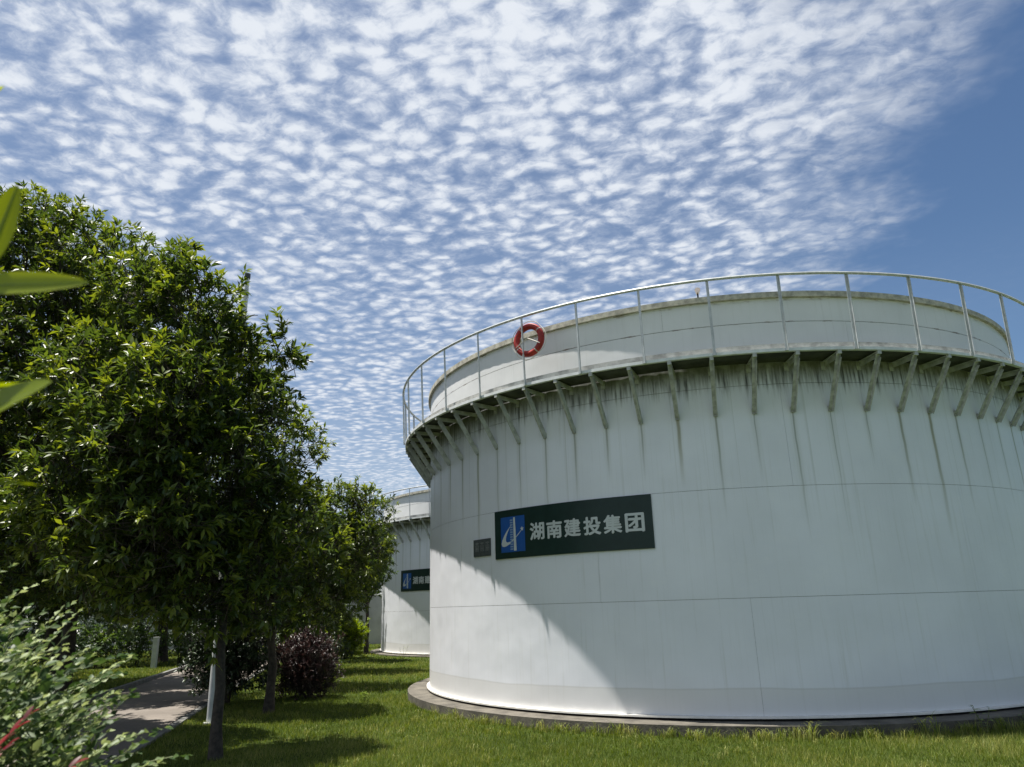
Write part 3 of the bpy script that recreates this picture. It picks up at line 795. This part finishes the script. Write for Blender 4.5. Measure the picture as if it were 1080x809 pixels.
for i, (x, y) in enumerate(((-13.4, 27.2), (-14.7, 27.0), (-12.1, 27.6), (-16.0, 26.8), (-10.8, 28.0))):
    where = ('middle of the row beside the white post', 'second from the left', 'just right of the white post', 'leftmost', 'rightmost')[i]
    shrub('hedge_bush', 'clipped dark hedge bush past the footpath, ' + where, (x, y),
          [(x - .3, y, .6, .62), (x + .35, y + .1, .62, .62), (x, y, .95, .5)], 'leafB', 20 + i, group='hedge bushes past the footpath', per=240, leaf=(.09, .15), wr=.4, whorl=6, zmin=.05, four=False, stems=3)

for i, (x, y, h) in enumerate(((-24, 33.0, 2.6), (-20.5, 33.6, 2.3), (-17.2, 33.2, 2.7), (-14.2, 34.0, 2.4), (-11.2, 34.4, 2.6), (-8.9, 34.8, 2.2), (-18.5, 23.5, 2.4), (-15.5, 24.5, 2.2), (-21.5, 24.0, 2.6))):
    where = ('first from the left', 'second from the left', 'third from the left', 'fourth from the left', 'fifth from the left', 'rightmost', 'nearer one in the middle', 'nearer one at right', 'nearer one at left')[i]
    shrub('tall_shrub', 'tall dark shrub closing the view under the trees at left, ' + where, (x, y),
          [(x, y, h * .42, h * .5), (x - 1.1, y + .2, h * .4, h * .4), (x + 1.1, y - .2, h * .4, h * .4), (x + .2, y, h * .75, h * .33)], 'leafD', 60 + i,
          group='tall shrubs under the trees', per=150, leaf=(.12, .2), wr=.42, whorl=6, zmin=.02, four=False, twigs=False, stems=3, sprays=False)

# ------------------------------------------------------------------ foreground shrub with pale variegated leaves
def wtp(p_):                                           # world -> (depth, on-screen) to pick the leaves that show largest
    d = Vector(p_) - Vector((0, 0, 1.6)); z = d.dot(F_)
    return z, 540 + 774 * d.dot(RR) / max(z, .01), 404.5 - 774 * d.dot(UU) / max(z, .01)


fs = thing('variegated_shrub', 'pale variegated leafy shrub in the bottom left foreground with arching sprays', 'bush', (-2.05, 2.55, GZ))
rg2 = np.random.default_rng(77)
sprigs = []
for k in range(500):
    a = rg2.uniform(0, 6.28); rr = math.sqrt(rg2.random()) * .62
    st_ = Vector((-2.04 + rr * math.cos(a) * .85, 2.55 + rr * math.sin(a) * .8, rg2.uniform(.85, 1.46) - .22 * rr + (.16 if math.cos(a) * rr < .12 else 0)))
    out = Vector((math.cos(a) * rr, math.sin(a) * rr * .6, 0)) * 1.0
    d = (Vector((.25, -.05, 1.0)) + out + Vector(rg2.normal(size=3).tolist()) * .22).normalized()
    sprigs.append((st_, d, rg2.uniform(.22, .40)))
for k in range(90):
    st_ = Vector((rg2.uniform(-1.78, -1.42), rg2.uniform(2.35, 2.75), rg2.uniform(.80, 1.10)))
    sprigs.append((st_, (Vector((.30, -.05, 1.0)) + Vector(rg2.normal(size=3).tolist()) * .28).normalized(), rg2.uniform(.24, .38)))
for (tx, ty, tz, L_) in ((-1.30, 2.45, 1.545, .42), (-1.50, 2.4, 1.60, .36), (-1.25, 2.75, 1.20, .50), (-1.18, 2.55, 1.32, .42), (-1.62, 2.5, 1.66, .4), (-1.42, 2.5, 1.42, .4),
                         (-1.30, 2.6, 1.24, .45), (-1.38, 2.35, 1.16, .4), (-1.55, 2.3, 1.50, .4), (-1.72, 2.35, 1.62, .35)):
    st_ = Vector((tx - .32, ty + .02, tz - .26)); sprigs.append((st_, (Vector((tx, ty, tz)) - st_).normalized() + Vector((0, 0, .35)), L_))
LB, LDr, LL, LN, LR_ = [], [], [], [], []
stems = MB()
for st_, d, L_ in sprigs:
    d = d.normalized(); p_ = st_.copy(); pts = [p_.copy()]; nst = int(L_ / .022); tone = rg2.uniform(.0, .8)
    side = d.cross(Vector((0, 0, 1)));
    if side.length < .05: side = Vector((1, 0, 0))
    side.normalize()
    for i in range(nst):
        d = (d + Vector((.02, 0, -.035))).normalized(); p_ = p_ + d * .022; pts.append(p_.copy())
        if i < 2: continue
        s_ = side * (1 if i % 2 else -1)
        ld = (d * .75 + s_ * .75 + Vector(rg2.normal(size=3).tolist()) * .18).normalized()
        LB.append(p_[:]); LDr.append(ld[:]); f = 1 - .45 * (i / nst)
        LL.append(rg2.uniform(.045, .066) * f); LN.append((Vector((.1, -.45, .8)) + Vector(rg2.normal(size=3).tolist()) * .65)[:])
        LR_.append(float(np.clip(tone + rg2.normal() * .15 + .15 * (i / nst), 0, 1)))
    LB.append(p_[:]); LDr.append(d[:]); LL.append(.028); LN.append((0, .2, 1)); LR_.append(float(min(1, tone + .2)))
    stems.tube([q - Vector((-2.05, 2.55, GZ)) for q in pts[::4]] if len(pts) > 8 else [q - Vector((-2.05, 2.55, GZ)) for q in (pts[0], pts[-1])], .0016, 4)
for k in range(26):
    a = k * 2.4; stems.tube(wander((math.cos(a) * .1, math.sin(a) * .1, 0), (math.cos(a) * .45, math.sin(a) * .4, .95), 4, .03, k), [.009, .008, .006, .005, .003], 5)
stems.build('stems', MT['stem'], fs)['kind'] = 'stuff'
LB = np.array(LB); LDr = np.array(LDr); LL = np.array(LL); LN = np.array(LN); LR_ = np.array(LR_)
sc = []
for i in range(len(LB)):
    z, u, v = wtp(LB[i]); ok = 0 < u < 1080 and 0 < v < 809 and z > .5
    sc.append(LL[i] / z if ok else 0)
order = np.argsort(-np.array(sc)); pick = set(order[:290].tolist())
rest = np.array([i for i in range(len(LB)) if i not in pick])
org = np.array([-2.05, 2.55, GZ])
V, T, k = leaf_arrays(LB[rest], unit(LDr[rest]), LL[rest], LL[rest] * .54, LN[rest], rg=rg2)
o = add('leaves', mesh_tri('leaves', V - org, T, np.repeat(LR_[rest], k)), MT['leafV'], fs); o['kind'] = 'stuff'


def big_leaf_mesh(name, L, Wd, rnd, cup=.18, droop=.15, nx=8, mat=None):
    """leaf blade lying along +X, rounded outline, folded along its midrib"""
    V = []; Fc = []
    for i in range(nx + 1):
        t_ = i / nx; hw = Wd / 2 * (math.sin(math.pi * min(1, t_ ** .85)) ** .62) + (.0 if i in (0, nx) else .0005)
        z = -droop * L * t_ * t_
        V += [(t_ * L, hw, z + cup * hw), (t_ * L, 0, z), (t_ * L, -hw, z + cup * hw)]
    for i in range(nx):
        for j in (0, 1):
            a = i * 3 + j; Fc.append((a, a + 1, a + 4, a + 3))
    me = mesh(name, V, Fc, True)
    at = me.attributes.new('rnd', 'FLOAT', 'POINT'); at.data.foreach_set('value', np.full(len(V), rnd, np.float32))
    if mat: me.materials.append(mat)
    return me


vm = [big_leaf_mesh('leaf', 1.0, .54, t_, .25, .12, 5, MT['leafV']) for t_ in (.15, .3, .45, .6, .75, .9)]


def orient(d, n, s, loc):
    d = Vector(d).normalized(); y = Vector(n).cross(d).normalized(); z = d.cross(y)
    m_ = Matrix(((d.x, y.x, z.x), (d.y, y.y, z.y), (d.z, y.z, z.z))).to_4x4()
    m_ = Matrix.Translation(loc) @ m_ @ Matrix.Diagonal((s, s, s, 1)); return m_


for i in pick:
    o = add('leaf', vm[int(min(5, LR_[i] * 6))], None, fs)
    o.matrix_local = orient(LDr[i], LN[i], float(LL[i]), Vector((LB[i] - org).tolist()))

# red-leaved shoots in the same corner
rs = thing('red_leaf_shrub', 'dark red leaved shoots poking up in the bottom left corner', 'bush', (-1.75, 2.1, GZ))
rm = [big_leaf_mesh('leaf', 1.0, .34, t_, .3, .15, 5, MT['leafR']) for t_ in (.1, .5, .9)]
rstem = MB()
for (bx, by, bz, tx, ty, tz) in ((-1.62, 2.0, .95, -1.30, 2.1, 1.36), (-1.6, 2.05, .92, -1.42, 2.05, 1.24), (-1.58, 1.95, .9, -1.33, 2.0, 1.17), (-1.55, 2.1, .95, -1.22, 2.2, 1.22),
                                 (-1.62, 1.9, .95, -1.26, 1.95, 1.30), (-1.65, 1.9, .9, -1.30, 1.9, 1.21), (-1.6, 1.85, .9, -1.22, 1.95, 1.14), (-1.6, 1.95, .95, -1.36, 2.0, 1.33)):
    a, b = Vector((bx, by, bz)), Vector((tx, ty, tz)); d = (b - a).normalized()
    rstem.tube([tuple(Vector(q) - Vector((-1.75, 2.1, GZ))) for q in (Vector((-1.75, 2.1, GZ)), a, b)], [.008, .004, .002], 5)
    for j in range(20):
        p_ = a.lerp(b, .25 + .75 * j / 19); s_ = d.cross(Vector((0, -.3, 1))).normalized() * (1 if j % 2 else -1)
        ld = (d * .9 + s_ * .5 + Vector((random.gauss(0, .12), random.gauss(0, .12), random.gauss(0, .12)))).normalized()
        o = add('leaf', rm[j % 3], None, rs)
        o.matrix_local = orient(ld, (random.gauss(0, .3), -.4, 1), random.uniform(.034, .058), p_ - Vector((-1.75, 2.1, GZ)))
rstem.build('stems', MT['stem'], rs)

# sapling whose big leaves reach in from the left edge, close to the camera
sp = thing('foreground_sapling', 'big out of focus green leaves reaching in at the left edge, closest to the viewer', 'tree', (-1.35, 1.0, GZ))
o_ = Vector((-1.35, 1.0, GZ))
MB().tube(wander((0, 0, 0), (.05, 0, 2.9), 7, .02, 4), [.022, .02, .018, .016, .013, .010, .008, .004], 8).build('trunk', MT['bark'], sp)
BL = [((-.745, .90, 2.030), (-.568, .90, 2.036), .034, (.05, -1, .12), .6), ((-.735, .90, 1.815), (-.585, .88, 1.892), .060, (.1, -.8, .6), .35),
      ((-.712, .90, 2.055), (-.694, .91, 2.195), .034, (.6, -.8, 0), .45), ((-.80, .92, 1.97), (-.672, .90, 1.965), .034, (0, -1, .3), .7),
      ((-.80, .92, 1.88), (-.628, .92, 1.905), .032, (0, -.2, 1), .15), ((-.80, .95, 1.78), (-.62, .95, 1.775), .022, (0, .0, 1), .2), ((-.80, .95, 1.72), (-.62, .93, 1.745), .02, (0, .1, 1), .3),
      ((-.86, .95, 2.1), (-.80, .95, 2.25), .04, (.5, -.8, .1), .5), ((-.90, .9, 1.9), (-.82, .85, 1.99), .04, (0, -.5, .9), .6), ((-.92, .9, 1.7), (-.80, .82, 1.68), .04, (0, -.4, .9), .4),
      ((-.88, .97, 2.3), (-.78, .95, 2.40), .04, (0, -.4, .9), .6), ((-.95, 1.0, 2.2), (-.86, 1.1, 2.27), .04, (0, -.4, .9), .6)]
for i, (a, b, wd, nr, t_) in enumerate(BL):
    a, b = Vector(a), Vector(b); L_ = (b - a).length
    me = big_leaf_mesh('leaf', L_, wd, t_, .28, .04, 14, MT['leafBig'])
    o = add('leaf', me, None, sp); o.matrix_local = orient(b - a, nr, 1.0, a - o_)
    MB().tube([(L_ * q, 0, -.04 * L_ * q * q) for q in (-.12, .1, .35, .6, .85, .99)], [.0014, .0014, .0012, .0009, .0006, .0003], 5).build('midrib', MT['stemlight'], o)
for (z0, ends) in ((1.55, ((-.80, .92, 1.80), (-.735, .90, 1.815))), (1.7, ((-.88, .93, 1.95), (-.745, .90, 2.04))), (1.6, ((-.88, .93, 1.82), (-.80, .92, 1.88))),
                   (1.75, ((-.88, .93, 1.93), (-.80, .92, 1.975))), (1.5, ((-.9, .95, 1.68), (-.80, .95, 1.75))), (1.95, ((-.9, .97, 2.15), (-.86, .95, 2.1)))):
    MB().tube([Vector((-1.31, 1.0, z0)) - o_] + [Vector(e) - o_ for e in ends], [.008, .005, .002], 6).build('branch', MT['stem'], sp)

# ------------------------------------------------------------------ lawn grass


def in_path(x, y, mgn=.0):
    q = (x - P0.x) * PN.x + (y - P0.y) * PN.y
    return (q < .14 + mgn) & (q > -PW - .16 - mgn)


def blades(n, y0, y1, h, wd, seed):
    rg = np.random.default_rng(seed)
    y = y0 + (y1 - y0) * rg.random(n) ** .85; x = rg.uniform(-1, 1, n) * (y * .80) + .3
    keep = ((x - TC[0]) ** 2 + (y - TC[1]) ** 2 > 6.55 ** 2) & ((x - .3) ** 2 + (y - 33) ** 2 > 6.55 ** 2) & ~in_path(x, y)
    x, y = x[keep], y[keep]; n = len(x)
    cl = np.sin(x * 3.1 + np.sin(y * 2.3) * 1.7) * np.sin(y * 2.7 + np.sin(x * 1.9) * 1.3)
    H = h * rg.uniform(.45, 1.3, n) * (1 + .35 * cl) * np.where(rg.random(n) < .02, 1.8, 1)
    near = np.hypot(x - TC[0], y - TC[1]) < 7.0
    H = np.where(near, H * rg.uniform(.7, 1.35, n), H)
    a = rg.uniform(0, 6.28, n); ln = rg.uniform(.1, .8, n) * H
    b = np.stack([x, y, np.full(n, GZ - .005)], 1); s_ = np.stack([np.cos(a), np.sin(a), 0 * a], 1) * (wd * rg.uniform(.6, 1.3, n))[:, None]
    d = rg.uniform(0, 6.28, n); tip = b + np.stack([np.cos(d) * ln, np.sin(d) * ln, H], 1)
    V = np.stack([b - s_ / 2, b + s_ / 2, tip], 1).reshape(-1, 3)
    pt = np.sin(x * .9 + 1.1 * np.sin(y * .7)) * np.sin(y * 1.1 + np.sin(x * 1.3)); Rn = np.clip(rg.normal(.42, .22, n) + .14 * cl + .20 * pt + (rg.random(n) < .07) * .45, 0, 1)
    return V, np.repeat(Rn, 3)


VV, RN = [], []
for args in ((150000, 7.2, 10.5, .055, .006, 1), (190000, 10.5, 16, .055, .010, 2), (130000, 16, 26, .06, .020, 3), (60000, 26, 39, .065, .035, 4)):
    a, b = blades(*args); VV.append(a); RN.append(b)
# longer clumped blades against the plinth and scattered over the near lawn
rgc = np.random.default_rng(9)
nc = 260; ca = rgc.uniform(R(-150), R(-45), nc); cr = 6.56 + rgc.exponential(.10, nc)
cx_ = TC[0] + cr * np.cos(ca); cy_ = TC[1] + cr * np.sin(ca)
n2 = 420; cx2 = rgc.uniform(-3.5, 9, n2); cy2 = rgc.uniform(7.6, 13, n2)
ok = (cx2 - TC[0]) ** 2 + (cy2 - TC[1]) ** 2 > 6.7 ** 2
cx_ = np.concatenate([cx_, cx2[ok]]); cy_ = np.concatenate([cy_, cy2[ok]])
hs_ = np.concatenate([rgc.uniform(.07, .17, nc), rgc.uniform(.05, .10, ok.sum())]); tn_ = rgc.uniform(.35, .95, len(cx_))
for q_ in range(14):
    n_ = len(cx_); a = rgc.uniform(0, 6.28, n_); H_ = hs_ * rgc.uniform(.5, 1.2, n_); l_ = H_ * rgc.uniform(.2, .9, n_)
    b_ = np.stack([cx_ + rgc.normal(0, .035, n_), cy_ + rgc.normal(0, .035, n_), np.full(n_, GZ)], 1)
    sd2 = np.stack([np.sin(a), -np.cos(a), 0 * a], 1) * .0035
    m_ = b_ + np.stack([np.cos(a) * l_ * .3, np.sin(a) * l_ * .3, H_ * .65], 1); t_ = b_ + np.stack([np.cos(a) * l_, np.sin(a) * l_, H_ * .92], 1)
    for tri in ((b_ - sd2, b_ + sd2, m_ + sd2 * .7), (b_ - sd2, m_ + sd2 * .7, m_ - sd2 * .7), (m_ - sd2 * .7, m_ + sd2 * .7, t_)):
        VV.append(np.stack(tri, 1).reshape(-1, 3)); RN.append(np.repeat(np.clip(tn_ + rgc.normal(0, .12, n_), 0, 1), 3))
VV = np.concatenate(VV); RN = np.concatenate(RN)
o = add('lawn_grass', mesh_tri('lawn_grass', VV, np.arange(len(VV)).reshape(-1, 3), RN), MT['grass'])
tag(o, 'short mown green grass of the lawn around the tanks', 'grass', kind='stuff')


# taller weeds along the plinth
def tuft(x, y, n, h, seed, label, lean=.5):
    rg = np.random.default_rng(seed); T = thing('grass_tuft', label, 'grass', (x, y, GZ), 0, 'taller grass tufts along the tank plinth')
    V = []; F3 = []; A = []
    for i in range(n):
        a = rg.uniform(0, 6.28); H = h * rg.uniform(.45, 1.1); ln = rg.uniform(.2, 1.0) * lean * H; wv = rg.uniform(.004, .008)
        bx, by = rg.normal(0, .05, 2); sx, sy = -math.sin(a) * wv, math.cos(a) * wv; b0 = len(V); rn = float(np.clip(rg.normal(.65, .2), 0, 1))
        for k_ in range(6):
            t_ = k_ / 5; px_ = bx + math.cos(a) * ln * t_ ** 2; py_ = by + math.sin(a) * ln * t_ ** 2; pz = H * (t_ - .25 * t_ ** 3 * (1 + lean)); f = 1 - t_ * .85
            V += [(px_ - sx * f, py_ - sy * f, pz), (px_ + sx * f, py_ + sy * f, pz)]; A += [rn, rn]
        for k_ in range(5):
            q = b0 + 2 * k_; F3 += [(q, q + 1, q + 3), (q, q + 3, q + 2)]
    o = add('blades', mesh_tri('blades', V, F3, A), MT['grass'], T); o['kind'] = 'stuff'
    return T


for i, (a, r, n, h, ln) in enumerate(((-60.5, 6.72, 40, .24, .9), (-64, 6.85, 45, .20, .9), (-67, 6.7, 30, .30, 1.1), (-70.5, 6.75, 36, .18, .8), (-75, 6.68, 26, .20, .8),
                                      (-79.5, 6.7, 30, .16, .7), (-84, 6.66, 14, .32, 1.0), (-90, 6.68, 26, .15, .7), (-96, 6.64, 12, .26, 1.0), (-101, 6.68, 28, .14, .7), (-108, 6.7, 22, .13, .7), (-124, 6.64, 18, .13, .7))):
    desc = ('rightmost', 'next left of the rightmost', 'third from the right, long curling blades', 'fourth from the right', 'fifth from the right', 'sixth from the right', 'dry and long, seventh from the right',
                         'eighth from the right', 'thin and long, ninth from the right', 'tenth from the right', 'second from the left', 'leftmost')[i]
    tuft(TC[0] + r * math.cos(R(a)), TC[1] + r * math.sin(R(a)), int(n * 2.2), h * 1.45, 300 + i, 'grass tuft against the front tank plinth, ' + desc, ln)


def weed(x, y, h, seed, label):
    rr = random.Random(seed); T = thing('weed_plant', label, 'plant', (x, y, GZ), 0, 'leafy weeds on the lawn')
    for s_ in range(3):
        tx, ty = rr.uniform(-.1, .1) * h / .3, rr.uniform(-.1, .1) * h / .3; hh = h * rr.uniform(.7, 1)
        pts = wander((0, 0, 0), (tx, ty, hh), 4, .008, seed + s_); MB().tube(pts, .003, 5).build('stem', MT['stem'], T)
        for j in range(7):
            q = .3 + .7 * j / 6; p_ = Vector((tx * q, ty * q, hh * q)); a = j * 2.4
            o = add('leaf', wm[j % 3], None, T); o.matrix_local = orient((math.cos(a), math.sin(a), .25), (0, 0, 1), rr.uniform(.05, .09), p_)
    return T


wm = [big_leaf_mesh('leaf', 1.0, .5, t_, .2, .25, 5, MT['leafG']) for t_ in (.3, .55, .8)]
for (x, y, h, s_, lab) in ((TC[0] + 6.75 * math.cos(R(-77.8)), TC[1] + 6.75 * math.sin(R(-77.8)), .33, 1, 'tall leafy weed against the front plinth at right'),
                           (TC[0] + 6.70 * math.cos(R(-72.0)), TC[1] + 6.70 * math.sin(R(-72.0)), .28, 2, 'shorter leafy weed against the front plinth, right of the tall one'),
                           (-3.85, 25.6, .55, 3, 'spindly pale weed in front of the far tank'),
                           (-3.0, 15.2, .20, 4, 'small pale weed alone on the open lawn left of the near tank')):
    weed(x, y, h, s_, lab)
